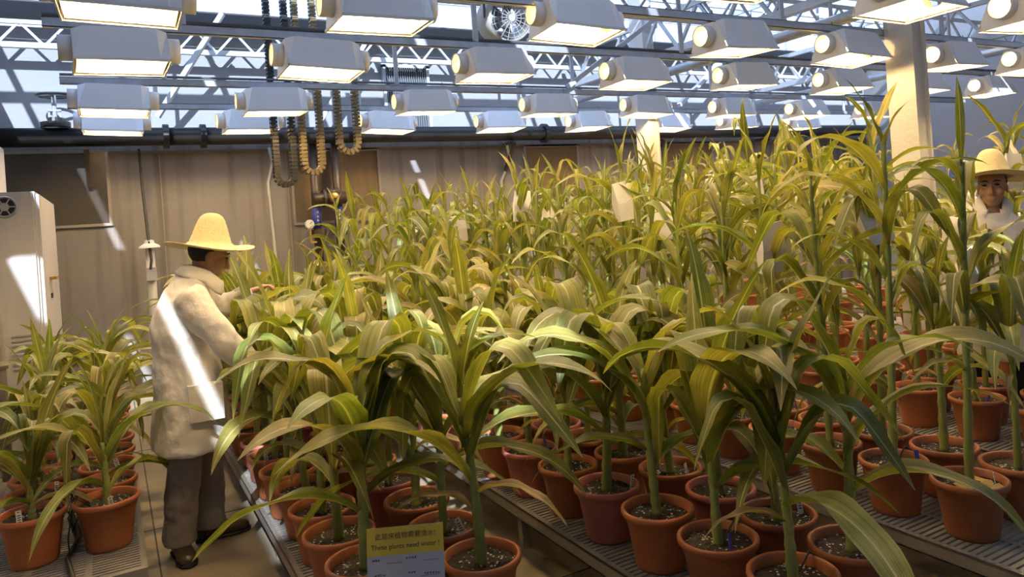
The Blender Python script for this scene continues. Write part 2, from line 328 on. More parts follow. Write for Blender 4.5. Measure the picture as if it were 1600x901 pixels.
pb = B(); box(pb, 0, 0.98, -0.004, 0.004, 0, 0.42); pm2 = me_from(pb, 'pane', 'pane_glass')
bb3 = B(); box(bb3, -0.02, 0.02, -0.03, 0.03, 0, 0.44); bm3 = me_from(bb3, 'bar', 'truss_white')
for i in range(15):
    ob('pane', pm2, gl, (-2.2+i*1.02, WY+0.1, -0.44)); ob('bar', bm3, gl, (-2.2+i*1.02-.02, WY+0.1, -0.44))
sc = empty('added_sun_screen', (0, 0, 4.5)); struct(sc, 'added pale screen under the roof glazing, blocking most of the sun', 'screen')  # unseen screen, added to keep most of the sun off the plants
sb_ = B(); box(sb_, 0, 1.26, 0, 1.44, 0, 0.01); sm_ = me_from(sb_, 'added_screen_panel', 'added_screen_cloth')
rs = random.Random(4)
GAPS = {(1, 0), (4, 2), (6, 1), (8, 3), (3, 4), (10, 2)}  # panels cut short to let sun patches through the added screen
for i in range(12):
    for j in range(7):
        dx = 0.12 if (i*7+j) % 3 == 0 else 0.0
        if i == 0 and j in (3, 4): ob('added_screen_panel', sm_, sc, (-2.2, -2.6+j*1.29, 0), (0, 0, 0), (1.005, 0.2 if j == 4 else 0.44, 1)); ob('added_screen_panel', sm_, sc, (-2.2, -2.6+j*1.29, 0.012), (0, 0, 0), (0.36, 0.9, 1)); ob('added_screen_panel', sm_, sc, (-1.28, -2.6+j*1.29, 0.012), (0, 0, 0), (0.27, 0.9, 1))  # openings shaped to throw sun patches onto the cabinet
        elif (i, j) == (0, 1): ob('added_screen_panel', sm_, sc, (-2.2, -2.6+j*1.29, 0), (0, 0, 0), (0.978, 0.9, 1))  # narrow slit left for a sun strip on the worker's coat
        elif (i, j) in GAPS: ob('added_screen_panel', sm_, sc, (-2.2+i*1.27, -2.6+j*1.29, 0), (0, 0, 0), (0.62, 0.8, 1))
        else: ob('added_screen_panel', sm_, sc, (-2.2+i*1.27, -2.6+j*1.29, 0), (0, 0, 0), (1.005-dx*.5, 0.9 if j < 6 else 0.86, 1))
# columns
def column(x, y, label):
    e = empty('trim_column', (x, y, 0)); e.name = 'trim_9' if y < 5 else 'trim_10'; struct(e, label, 'column')
    boxes('shaft', [(-0.06, 0.06, -0.125, 0.125, 0, 4.5)], 'concrete_column', e)
    boxes('side_flange', [(0.06, 0.085, -0.15, -0.10, 0, 4.5)], 'concrete_column', e)
    boxes('base_plate', [(-0.12, 0.14, -0.2, 0.2, 0, 0.03)], 'bench_metal', e)
column(6.0, 3.86, 'white painted column with the tall corn around it')
column(6.0, 7.30, 'white painted column near the back wall and the wire crate')

# ================================================================== BACK WALL FITTINGS
mp_ = empty('black_main_pipe', (0, WY-0.26, 2.74)); tag(mp_, 'thick black water main running along the back wall', 'pipe')
simple('pipe_run', lambda bm: tube(bm, [(-2.1, 0, 0), (12.9, 0, 0)], 0.10, 16), 'black_pipe', mp_, True)
for x in (-0.95, 0.62, 1.0, 5.5): simple('flange', lambda bm: tube(bm, [(x-0.03, 0, 0), (x+0.03, 0, 0)], 0.135, 18), 'black_pipe', mp_)
for x in (-0.15, 4.95, 7.6, 9.9):
    simple('bracket', lambda bm: (bar(bm, (x, 0.2, -0.13), (x, -0.12, -0.13), 0.05, 0.04), bar(bm, (x, 0.2, -0.5), (x, -0.12, -0.13), 0.04, 0.04)), 'dark_pipe', mp_)
v = empty('gate_valve', (-0.41, WY-0.26, 2.845)); tag(v, 'dark gate valve with round handwheel on top of black pipe', 'valve')
simple('valve_body', lambda bm: lathe(bm, [(0.0, 0), (0.14, 0), (0.14, 0.05), (0.07, 0.06), (0.06, 0.1), (0.0, 0.1)], 16), 'black_pipe', v)
simple('yoke', lambda bm: (bar(bm, (-.05, 0, .1), (-.05, 0, .17), .02), bar(bm, (.05, 0, .1), (.05, 0, .17), .02), box(bm, -.06, .06, -.02, .02, .165, .185)), 'frame_grey', v)
simple('stem', lambda bm: tube(bm, [(0, 0, .1), (0, 0, .33)], 0.022, 8), 'frame_grey', v)
def wheel(bm):
    tube(bm, [(0.15*math.cos(a*PI/12), 0.15*math.sin(a*PI/12), 0.33) for a in range(25)], 0.014, 6, cap=False)
    for a in (0.3, 2.4, 4.5): bar(bm, (0, 0, .32), (0.15*math.cos(a), 0.15*math.sin(a), .33), .02)
simple('handwheel', wheel, 'black_pipe', v)
def marks(bm, x0, z0, w_, h_, rows, cols, seed):
    """blurred characters: small blocks of crossing strokes in the XZ plane"""
    r = random.Random(seed); cw, ch = w_/cols, h_/rows
    for a in range(rows):
        for b in range(cols):
            cx_, cz = x0+b*cw, z0+a*ch
            for _ in range(3):
                zz = cz+ch*r.uniform(.12, .75); box(bm, cx_+cw*.12, cx_+cw*r.uniform(.6, .88), -.0008, 0, zz, zz+ch*.1)
            for _ in range(2):
                xx = cx_+cw*r.uniform(.15, .7); box(bm, xx, xx+cw*.12, -.0008, 0, cz+ch*.12, cz+ch*r.uniform(.6, .86))
va = empty('valve_assembly', (2.36, WY-0.2, 0)); tag(va, 'pair of dark riser pipes with a cross valve in front of brown board', 'pipe valve')
for x in (-0.13, 0.14): simple('riser_pipe', lambda bm: tube(bm, [(x, 0, 1.2), (x, 0, 2.66)], 0.052, 12), 'dark_pipe', va, True)
simple('cross_pipe', lambda bm: (tube(bm, [(-0.17, -0.06, 1.97), (0.22, -0.06, 1.97)], 0.075, 12), tube(bm, [(-0.06, -0.06, 1.97), (-0.03, -0.06, 1.97)], 0.11, 14), tube(bm, [(0.0, -.06, 2.04), (0.14, -.06, 2.04)], .05, 10)), 'dark_pipe', va, True)
simple('valve_cap', lambda bm: lathe(bm, [(0, -.17), (.045, -.17), (.06, -.15), (.06, -.1), (0, -.1)], 14, axis='y', cen=(0.06, 0, 1.98)), 'brass', va, True)
simple('valve_lever', lambda bm: bar(bm, (.06, -.16, 1.97), (.065, -.16, 1.72), .022), 'dark_pipe', va)
for x in (-0.13, 0.14):
    lb = simple('pipe_label', lambda bm: tube(bm, [(x, 0, 1.62), (x, 0, 1.86)], 0.055, 14), 'blue_label', va, True); lb['label'] = 'blue pipe label with white vertical characters'
    simple('label_marks', lambda bm: marks(bm, x-.018, 1.645, .036, .19, 4, 1, 5 if x > 0 else 8), 'white_plastic', lb, False, (0, -.0565, 0))
simple('flange', lambda bm: (tube(bm, [(-.13, 0, 1.52), (-.13, 0, 1.6)], .1, 14), tube(bm, [(.14, 0, 1.52), (.14, 0, 1.6)], .1, 14)), 'dark_pipe', va)
pg = empty('pressure_gauge', (2.12, WY-0.28, 1.55)); tag(pg, 'small white round pressure gauge left of the riser pipes', 'gauge')
simple('dial', lambda bm: lathe(bm, [(0, -.02), (.05, -.02), (.055, 0), (.055, .02), (0, .02)], 18, axis='y', cen=(0, 0, .12)), 'white_plastic', pg)
simple('needle', lambda bm: bar(bm, (0, -.023, .12), (.02, -.023, .15), .006), 'print_black', pg)
simple('gauge_stem', lambda bm: (tube(bm, [(0, 0, -.1), (0, 0, .07)], .012, 8), tube(bm, [(0, 0, -.1), (.1, .06, -.1)], .012, 8)), 'brass', pg)
vp = empty('vent_post', (0.38, 8.85, 0)); tag(vp, 'pale post with white mushroom cap against the back wall', 'post')
simple('post', lambda bm: tube(bm, [(0, 0, 0), (0, 0, 1.56)], .045, 12), 'perforated', vp, True)
simple('cap', lambda bm: lathe(bm, [(.05, 1.53), (.105, 1.53), (.10, 1.55), (.05, 1.58), (.045, 1.61), (0, 1.62)], 18), 'white_plastic', vp)
simple('socket_box', lambda bm: box(bm, -.05, .05, -.09, -.03, 1.18, 1.32), 'frame_grey', vp)
tag(simple('black_cable', lambda bm: tube(bm, [(0.35, 9.06, 2.62), (0.355, 9.0, 2.2), (0.37, 8.85, 1.7), (0.385, 8.75, 1.4), (0.37, 8.74, 1.3)], 0.014, 6), 'rubber_black'), 'black cable hanging from the main pipe to the capped post', 'cable')
for x, pts, lb in ((1.75, [(0, 0, 2.62), (0.02, -.03, 2.45), (-.04, 0, 2.2), (-.01, 0, 1.3), (0, 0, .2)], 'pale conduit left of the riser pipes'), (5.0, [(0, 0, 2.6), (0.03, 0, 2.4), (-.13, 0, 2.1), (-.12, 0, 1.4)], 'thin pale conduit running down the wall by the corn')):
    tag(simple('conduit', lambda bm: tube(bm, pts, 0.018, 6), 'perforated', None, True, (x, WY-0.06, 0)), lb, 'conduit')
# cabinet on the left
cb = empty('control_cabinet', (0, 0, 0)); tag(cb, 'tall pale metal control cabinet with round fan grille', 'cabinet')
X0, X1, Y0, Y1, ZT = -1.75, -0.47, 6.6, 8.45, 2.04
boxes('cabinet_body', [(X0, X1, Y0, Y1, 0.05, ZT)], 'cabinet_paint', cb)
boxes('front_panel', [(X0+.02, X1-.015, Y0-.02, Y0, 0.1, ZT-.01)], 'cabinet_paint', cb)
dr = boxes('door', [(X1, X1+.025, Y0+.02, Y1-.05, 0.1, ZT-.02)], 'cabinet_paint', cb)
simple('handle', lambda bm: (box(bm, X1+.025, X1+.045, 7.15, 7.25, 1.34, 1.37), bar(bm, (X1+.06, 7.17, 1.355), (X1+.06, 7.5, 1.355), .025)), 'brass', dr)
simple('lock', lambda bm: box(bm, X1+.025, X1+.035, 7.2, 7.32, 1.19, 1.23), 'rubber_black', dr)
def grille(bm):
    lathe(bm, [(.0, -.01), (.03, -.012), (.03, 0)], 18, axis='y'); lathe(bm, [(.065, 0), (.075, -.015), (.085, 0)], 22, axis='y')
    for a in range(6): bar(bm, (0, -.008, 0), (.07*math.cos(a*PI/3), -.008, .07*math.sin(a*PI/3)), .008)
gd = simple('fan_backing', lambda bm: lathe(bm, [(0, -.003), (.08, -.003), (.08, 0)], 22, axis='y'), 'rubber_black', cb, False, (-0.66, Y0-.02, 1.93))
simple('fan_grille', grille, 'frame_grey', cb, False, (-0.66, Y0-.024, 1.93))
lvm = B(); box(lvm, -.07, .07, -.012, 0, 0, .012); lvme = me_from(lvm, 'louver', 'frame_grey')
for x in (-0.88, -0.6):
    for k in range(8): ob('louver', lvme, cb, (x, Y0-.02, 0.72+k*.035))
tag(boxes('duct_box', [(-1.75, -0.74, 6.7, 7.6, 2.04, 2.47)], 'cabinet_paint'), 'pale box duct standing on top of the control cabinet', 'duct')
pp = empty('perforated_panel', (-0.85, 5.75, 0)); tag(pp, 'cream perforated panel on legs beside the cabinet', 'panel')
boxes('sheet', [(-.5, .075, -.03, .03, .45, 1.38)], 'perforated', pp)
hb = B(); box(hb, 0, .022, -.004, 0, 0, .008); hm = me_from(hb, 'slot', 'rubber_black')
for k in range(30):
    for c in range(3): ob('slot', hm, pp, (.045-c*.045, -.0305, .48+k*.03))
boxes('leg', [(.03, .075, -.03, .03, 0, .45)], 'perforated', pp); boxes('leg', [(-.5, -.455, -.03, .03, 0, .45)], 'perforated', pp)
tag(simple('grey_pipe', lambda bm: (tube(bm, [(-0.95, 6.3, 1.24), (-0.78, 6.3, 1.24), (-0.735, 6.3, 1.22), (-0.72, 6.3, 1.17), (-0.72, 6.3, 0.0)], .035, 10), tube(bm, [(-.72, 6.3, .78), (-.72, 6.3, .84)], .047, 10), tube(bm, [(-.72, 6.3, .52), (-.6, 6.25, .52)], .02, 8), tube(bm, [(-.80, 6.3, 1.24), (-.77, 6.3, 1.24)], .045, 10)), 'grey_pvc', None, True), 'grey pipe with an elbow in front of the cabinet', 'pipe')
tag(simple('air_duct', lambda bm: tube(bm, [(-1.35, 4.4, 3.45), (-1.35, 9.1, 3.45)], .33, 24), 'galvanised', None, True), 'large round silver air duct high along the side wall', 'duct')
# wire crate
cr_ = empty('wire_crate', (6.35, 7.05, 1.62)); tag(cr_, 'tan wire crate standing among tall corn by the far column', 'crate')
def crate(bm):
    for z in (0, .06, .12, .18, .24): 
        for a, b in (((-.22, -.15), (.22, -.15)), ((.22, -.15), (.22, .15)), ((.22, .15), (-.22, .15)), ((-.22, .15), (-.22, -.15))): bar(bm, (*a, z), (*b, z), .008)
    for k in range(9):
        x = -.22+k*.055
        for y in (-.15, .15): bar(bm, (x, y, 0), (x, y, .25), .006)
    for k in range(6):
        y = -.15+k*.06
        for x in (-.22, .22): bar(bm, (x, y, 0), (x, y, .25), .006)
simple('wire_basket', crate, 'crate_tan', cr_)
boxes('rim', [(-.24, .24, -.17, -.14, .25, .31), (-.24, .24, .14, .17, .25, .31), (-.24, -.21, -.17, .17, .25, .31), (.21, .24, -.17, .17, .25, .31)], 'crate_tan', cr_)
boxes('stand', [(-.2, -.17, -.12, -.09, -1.62, 0), (.17, .2, -.12, -.09, -1.62, 0), (-.2, -.17, .09, .12, -1.62, 0), (.17, .2, .09, .12, -1.62, 0)], 'bench_metal', cr_)

# ================================================================== RAILS, LAMPS, FAN, CABLE CHAINS
RAILS = [(2.6, 2.93), (4.0, 2.95), (5.15, 2.95), (6.95, 2.95), (8.2, 2.95)]
rows_words = ['nearest the row of young plants', 'over the straw-hatted worker', 'over the middle of the hall', 'two rows from the back wall', 'closest to the black main pipe']
for k, (y, z) in enumerate(RAILS):
    r = empty('lamp_rail', (-0.27, y, z)); tag(r, 'galvanised channel rail carrying the lamp row ' + ['at the sign end of the benches', 'over the straw-hatted worker', 'behind the straw-hatted worker', 'second from the back wall', 'closest to the black main pipe'][k], 'rail', 'lamp rails')
    def chan(bm): box(bm, 0, 12.6, -.02, -.015, -.03, .03); box(bm, 0, 12.6, -.02, .025, .025, .03); box(bm, 0, 12.6, -.02, .025, -.03, -.025)
    simple('channel', chan, 'galvanised', r)
    for c in range(6): simple('hanger_strap', lambda bm: box(bm, .75+c*2.1, .79+c*2.1, -.02, .0, .03, 1.55), 'truss_white', r)
    if k in (2, 3): simple('conduit_line', lambda bm: tube(bm, [(0, .05, .06), (12.5, .05, .06)], .012, 6), 'wire', r)
# lamp hood (long axis along x)
def prism_ring(bm, x, w0, w1, h, off): return [bm.verts.new((x, -w0, 0+off)), bm.verts.new((x, -w1, h-off)), bm.verts.new((x, w1, h-off)), bm.verts.new((x, w0, 0+off))]
def end_plate(bm, x, w0, w1, h, r=.070, zc=.105, n=28):
    """trapezoid end sheet with a round duct hole"""
    o, i = [], []
    for k in range(n):
        a = 2*PI*(k+.5)/n; c, s_ = math.cos(a), math.sin(a); best = 9
        if s_ > 1e-6: best = min(best, (h-zc)/s_)
        if s_ < -1e-6: best = min(best, -zc/s_)
        sl_ = (w0-w1)/h; den = abs(c) + sl_*s_
        if den > 1e-6: best = min(best, (w0-sl_*zc)/den)
        o.append(bm.verts.new((x, c*best, zc+s_*best))); i.append(bm.verts.new((x, c*r, zc+s_*r)))
    for k in range(n): bm.faces.new((o[k], o[(k+1) % n], i[(k+1) % n], i[k]))
def hood_outer(bm):
    a = prism_ring(bm, -.26, .19, .085, .20, 0); m1 = prism_ring(bm, -.2, .195, .11, .215, 0); m2 = prism_ring(bm, .2, .195, .11, .215, 0); b = prism_ring(bm, .26, .19, .085, .20, 0)
    for p, q in ((a, m1), (m1, m2), (m2, b)):
        for i in range(3): bm.faces.new((p[i], p[i+1], q[i+1], q[i]))
    end_plate(bm, -.26, .19, .085, .20); end_plate(bm, .26, .19, .085, .20)
    # rim lip
    for y in (-.195, .19): box(bm, -.265, .265, y, y+.008, -.012, .004)
    for x in (-.265, .257): box(bm, x, x+.008, -.195, .195, -.012, .004)
def hood_inner(bm):
    a = prism_ring(bm, -.245, .178, .075, .185, 0); b = prism_ring(bm, .245, .178, .075, .185, 0)
    for i in range(3): bm.faces.new((a[i], b[i], b[i+1], a[i+1]))
    end_plate(bm, -.245, .178, .075, .185); end_plate(bm, .245, .178, .075, .185)
bmh = B(); hood_outer(bmh); ME_HOOD = me_from(bmh, 'hood', 'hood_white')
bmh = B(); hood_inner(bmh); ME_INNER = me_from(bmh, 'reflector', 'hood_inner')
bmh = B(); lathe(bmh, [(.072, 0), (.078, 0), (.078, -.075), (.072, -.075), (.072, 0)], 20, axis='x', cen=(-.26, 0, .105)); fixn(bmh); ME_COL1 = me_from(bmh, 'duct_collar', 'hood_white', True)
bmh = B(); lathe(bmh, [(.0715, -.07), (.0705, .012)], 20, axis='x', cen=(-.26, 0, .105)); ME_COLIN = me_from(bmh, 'collar_inside', 'hood_inner', True)
bmh = B(); tube(bmh, [(-.13, 0, .10), (-.1, 0, .10), (.1, 0, .10), (.13, 0, .10)], [.012, .03, .03, .012], 8); ME_BULB = me_from(bmh, 'bulb', 'bulb_light', True)
bmh = B(); tube(bmh, [(.13, 0, .10), (.24, 0, .10)], .022, 8); ME_SOCK = me_from(bmh, 'socket', 'white_plastic')
bmh = B()
for x in (-.2, .2): bar(bmh, (x, 0, .2), (x, 0, .30), .005)
ME_WIRE = me_from(bmh, 'hanger_wire', 'wire')
LAMPX = [0.1, 1.4, 2.8, 4.13, 5.47, 6.9, 8.3, 9.7]
n = 0
for k, (y, z) in enumerate(RAILS):
    for i, x in enumerate(LAMPX):
        rr = random.Random(k*20+i); zz = 2.70+rr.uniform(-.015, .015)+(.05 if (k == 1 and i in (1, 2)) else 0) - (0.06 if k == 0 else 0)
        dx = rr.uniform(-.05, .05) + (0.25 if k >= 3 and i >= 2 else 0)*min(1, (i-1)*.5)
        e = empty('grow_lamp', (x+dx, y, zz)); e.rotation_euler = (rr.uniform(-.05, .05), rr.uniform(-.04, .04), rr.uniform(-.05, .05))
        tag(e, 'lit white grow lamp, %s from the cabinet side, on the rail ' % 'first second third fourth fifth sixth seventh eighth'.split()[i] + ['above the sign', 'over the straw-hatted worker', 'behind the straw-hatted worker', 'second from back wall', 'by the black pipe'][k], 'grow lamp', 'grow lamps under the channel rails')
        ob('hood', ME_HOOD, e); ob('reflector', ME_INNER, e); c = ob('duct_collar', ME_COL1, e); ob('collar_inside', ME_COLIN, c)
        c = ob('duct_collar', ME_COL1, e, (0, 0, 0), (0, 0, PI)); ob('collar_inside', ME_COLIN, c); ob('bulb', ME_BULB, e); ob('socket', ME_SOCK, e); ob('hanger_wire', ME_WIRE, e)
fan = empty('circulation_fan', (3.12, 5.6, 3.31)); fan.rotation_euler = (rad(10), 0, rad(-4)); tag(fan, 'round cream drum fan hung between the lamp rails', 'fan')
simple('drum', lambda bm: lathe(bm, [(.19, -.15), (.2, -.15), (.2, .15), (.19, .15), (.19, -.15)], 28, axis='y'), 'perforated', fan, True)
simple('motor', lambda bm: lathe(bm, [(0, -.08), (.06, -.08), (.07, -.04), (.07, .1), (0, .1)], 16, axis='y'), 'frame_grey', fan)
for a in range(5): simple('blade', lambda bm: bar(bm, (.06*math.cos(a*1.257), 0, .06*math.sin(a*1.257)), (.18*math.cos(a*1.257), .0, .18*math.sin(a*1.257)), .02, .07), 'louver_grey', fan)
def guard(bm):
    for r in (.05, .09, .13, .165, .19): tube(bm, [(r*math.cos(t*PI/14), -.16, r*math.sin(t*PI/14)) for t in range(29)], .0025, 4, cap=False)
    for t in range(18): bar(bm, (.03*math.cos(t*PI/9), -.162, .03*math.sin(t*PI/9)), (.195*math.cos(t*PI/9), -.155, .195*math.sin(t*PI/9)), .005)
simple('wire_guard', guard, 'frame_grey', fan)
simple('hub_badge', lambda bm: lathe(bm, [(0, -.168), (.028, -.168), (.028, -.16)], 16, axis='y'), 'white_plastic', fan)
simple('hanger', lambda bm: (tube(bm, [(-.2, -.05, 0), (-.2, -.02, .15), (-.12, 0, .5), (-.1, 0, 1.2)], .012, 6)), 'wire', fan)
def chain(x, y, zb, ztop, half, m, label):
    e = empty('cable_chain', (x, y, 0)); tag(e, label, 'cable chain', 'hanging cable chains')
    path = []; r = half; s = .038; zt = ztop
    while zt > zb+r: path.append((-r, zt, 0)); zt -= s
    nn = max(4, int(PI*r/s))
    for k in range(nn+1): a = PI+PI*k/nn; path.append((r*math.cos(a), zb+r+r*math.sin(a), a-PI))
    zt = zb+r+s
    while zt < ztop: path.append((r, zt, PI)); zt += s
    lm = B()
    for yy in (-.045, .037): box(lm, -.030, .030, yy, yy+.008, -.015, .015)
    box(lm, -.030, -.024, -.04, .04, -.009, .009); box(lm, .024, .030, -.04, .04, -.009, .009)
    lme = me_from(lm, 'chain_link', m)
    for px, pz, a in path[:300]: ob('chain_link', lme, e, (px, 0, pz), (0, -a, 0))
chain(1.58, 7.5, 2.07, 4.55, .085, 'chain_dark', 'dark cable chain looping down lowest, left of the riser pipes')
chain(1.86, 7.5, 2.18, 4.55, .09, 'chain_tan', 'tan cable chain looping down between the other two chains')
chain(2.24, 7.5, 2.38, 4.55, .095, 'chain_tan', 'tan cable chain with the shortest loop, in front of the brown board')

# ================================================================== BENCHES
SLOT = B()
for k in range(22): box(SLOT, 0, .66, k*.0273, k*.0273+.0165, 0, .008)
for x in (0, .205, .43, .635): box(SLOT, x, x+.025, 0, .6, -.004, .0075)
SLOTME = me_from(SLOT, 'deck_panel', 'deck_metal')
BENCHES = [(-0.60, 0.06, 3.50, 6.3, 'low slotted metal bench of young corn beside the cabinet'), (0.57, 1.21, 1.95, 7.7, 'low slotted metal bench with the yellow watering sign'),
           (1.60, 2.26, 1.30, 7.7, 'low slotted metal bench between the sign bench and the sand-topped pot bench'), (2.69, 3.36, 1.25, 7.7, 'low slotted metal bench carrying the pot topped with yellow sand'),
           (3.84, 4.50, 1.55, 7.7, 'low slotted metal bench in front of the half-hidden worker'), (5.05, 5.70, 1.9, 7.7, 'low slotted metal bench just before the white columns'),
           (6.40, 7.06, 2.6, 7.9, 'low slotted metal bench just behind the white columns'), (7.60, 8.26, 3.4, 7.9, 'low slotted metal bench farthest behind the columns')]
ZB = .25
for (x0, x1, y0, y1, lab) in BENCHES:
    e = empty('plant_bench', (x0, y0, 0)); tag(e, lab, 'bench', 'low plant benches'); wd = x1-x0; L = y1-y0
    boxes('side_rail', [(0, .02, 0, L, ZB-.06, ZB), (.0, .035, 0, L, ZB-.06, ZB-.055)], 'bench_metal', e)
    boxes('side_rail', [(wd-.02, wd, 0, L, ZB-.06, ZB)], 'bench_metal', e)
    boxes('end_rail', [(0, wd, -.02, 0, ZB-.065, ZB)], 'bench_metal', e); boxes('end_rail', [(0, wd, L, L+.02, ZB-.06, ZB)], 'bench_metal', e)
    k = 0
    while k*.6 < L-.05:
        ob('deck_panel', SLOTME, e, (.0+.02*0, k*.6, ZB-.008), (0, 0, 0), (wd/.66, min(1, (L-k*.6)/.6), 1)); k += 1
    q = 0.15
    while q < L:
        for xx in (.06, wd-.10): boxes('leg', [(xx, xx+.04, q, q+.04, 0, ZB-.012)], 'bench_metal', e)
        q += 1.7

# ================================================================== CORN
rnd = random.Random(11)
def leaf_mesh(kind, seed):
    r = random.Random(seed); N = 16
    if kind == 'arch': th0, Bd, p, = rad(r.uniform(60, 72)), rad(r.uniform(95, 140)), r.uniform(1.2, 1.7)
    elif kind == 'fold': th0, Bd, p = rad(r.uniform(62, 76)), rad(r.uniform(125, 155)), 0
    elif kind == 'erect': th0, Bd, p = rad(r.uniform(74, 82)), rad(r.uniform(20, 70)), 2.2
    else: th0, Bd, p = rad(r.uniform(35, 55)), rad(r.uniform(95, 130)), r.uniform(0.8, 1.1)
    tf, df = r.uniform(.42, .62), r.uniform(.10, .18); tw = r.uniform(-.9, .9); az = r.uniform(-.5, .5)
    ph1, ph2 = r.uniform(0, 6), r.uniform(0, 6); fq = r.uniform(2.2, 3.6); amp = r.uniform(.10, .26)
    P = Vector((0, 0, 0)); rows = []; ds = 1.0/N
    bm = B(); uvl = bm.loops.layers.uv.new('UVMap'); W = .078
    for i in range(N+1):
        t = i/N
        if kind == 'fold':
            u = min(1, max(0, (t-(tf-df))/(2*df))); g = u*u*(3-2*u); th = th0 - rad(18)*t - (Bd-rad(18))*g
        else: th = th0 - Bd*t**p
        psi = az*t*t
        T = Vector((math.cos(th)*math.cos(psi), math.cos(th)*math.sin(psi), math.sin(th)))
        S = Vector((-math.sin(psi), math.cos(psi), 0)); Nn = T.cross(S); roll = tw*t*t
        S2 = S*math.cos(roll) + Nn*math.sin(roll); N2 = Nn*math.cos(roll) - S*math.sin(roll)
        wv = W*min(1, (0.30 + 2.6*t)) * (1 if t < .45 else max(0.015, 1-((t-.45)/.55)**1.7))
        fold = rad(48*(1-t)**2 + 9); row = []
        for j, u in enumerate((-1, -.55, 0, .55, 1)):
            a = abs(u); wav = amp*a*a*math.sin(fq*2*PI*t + (ph1 if u < 0 else ph2))*min(1, t*4)
            row.append(bm.verts.new(P + S2*(u*wv*math.cos(fold)) - N2*(0) + N2*-1*(-(a*wv*math.sin(fold)) - wav*wv)))
        rows.append(row); P = P + T*ds
    for i in range(N):
        for j in range(4):
            f = bm.faces.new((rows[i][j], rows[i][j+1], rows[i+1][j+1], rows[i+1][j])); f.smooth = True
            for lp, (a, b) in zip(f.loops, ((j, i), (j+1, i), (j+1, i+1), (j, i+1))): lp[uvl].uv = ((0, .22, .5, .78, 1)[a], b/N)
    return bm
LEAF = {}
for kind, cnt in (('arch', 12), ('fold', 10), ('erect', 8), ('droop', 8)):
    for mname in ('leaf_green', 'leaf_yellow', 'leaf_dry'):
        LEAF[kind, mname] = []
    for c in range(cnt):
        bm = leaf_mesh(kind, hash(kind) % 1 + c*17 + len(kind)*131); me0 = me_from(bm, 'corn_leaf', 'leaf_green')
        for mname in ('leaf_green', 'leaf_yellow', 'leaf_dry'):
            me = me0 if mname == 'leaf_green' else me0.copy()
            me.materials[0] = M(mname); LEAF[kind, mname].append(me)
STALK = []
for s in range(4):
    r = random.Random(s); bm = B(); pts = []; rr = []; nn = 9
    bx, by = r.uniform(-.006, .006), r.uniform(-.006, .006)
    for i in range(nn*3+1):
        t = i/(nn*3); pts.append((bx*math.sin(t*3), by*math.sin(t*3), t)); base = .0165*(1-.55*t); rr.append(base*(1.2 if i % 3 == 0 else 1.0))
    tube(bm, pts, rr, 8); STALK.append(me_from(bm, 'stalk', 'stalk', True))
bm = B(); lathe(bm, [(0, .0), (.088, 0), (.094, .012), (.096, .03), (.116, .165), (.120, .17), (.124, .19), (.134, .195), (.1375, .205), (.1365, .217), (.129, .222), (.122, .217), (.118, .185)], 28); fixn(bm)
POT = me_from(bm, 'pot', 'terracotta', True); POTP = POT.copy(); POTP.materials[0] = M('pink_plastic')
SOIL = []
for s in range(3):
    r = random.Random(s+50); bm = B(); rings = [[bm.verts.new((0, 0, .193))]]
    for q, rr in enumerate((.03, .06, .09, .119)): rings.append([bm.verts.new((rr*math.cos(k*PI/9), rr*math.sin(k*PI/9), .188+r.uniform(-.007, .007))) for k in range(18)])
    for k in range(18): bm.faces.new((rings[0][0], rings[1][k], rings[1][(k+1) % 18]))
    for a, b in zip(rings[1:], rings[2:]):
        for k in range(18): bm.faces.new((a[k], b[k], b[(k+1) % 18], a[(k+1) % 18]))
    fixn(bm); SOIL.append(me_from(bm, 'soil', 'soil', True))
SANDME = SOIL[0].copy(); SANDME.materials[0] = M('sand')
bm = B(); box(bm, -.0105, .0105, -.0008, .0008, 0, .095); TAGW = me_from(bm, 'plant_tag', 'white_plastic'); TAGB = TAGW.copy(); TAGB.materials[0] = M('blue_plastic')
bm = B()
for k in range(4): box(bm, -.006, .006, -.0014, -.0008, .045+k*.009, .045+k*.009+.004)
box(bm, -.003, .003, -.0014, -.0008, .085, .090); TAGP = me_from(bm, 'tag_print', 'print_black')
def bag_mesh():
    bm = B(); a = [(-.045, -.012, 0), (.045, -.012, 0), (.045, .012, 0), (-.045, .012, 0)]; b = [(-.05, -.02, .09), (.05, -.02, .09), (.05, .02, .09), (-.05, .02, .09)]; c = [(-.046, -.003, .19), (.046, -.003, .195), (.046, .003, .195), (-.046, .003, .19)]
    R3 = [[bm.verts.new(p) for p in q] for q in (a, b, c)]
    for p, q in zip(R3, R3[1:]):
        for k in range(4): bm.faces.new((p[k], p[(k+1) % 4], q[(k+1) % 4], q[k]))
    bm.faces.new(R3[0][::-1]); bm.faces.new(R3[2]); return me_from(bm, 'paper_bag', 'paper_bag')
BAG = bag_mesh()
CLS = {  # stalk height, number of leaves, first leaf height, leaf length, width factor
    'young': ((.16, .30), (7, 9), .02, (.48, .74), 0.75), 'mid': ((.50, .68), (9, 11), .10, (.62, .86), 1.2), 'front': ((.46, .58), (9, 10), .16, (.60, .82), 1.2),
    'tall': ((1.05, 1.40), (10, 12), .30, (.46, .70), 0.86), 'taller': ((1.30, 1.58), (10, 12), .42, (.46, .70), 0.86)}
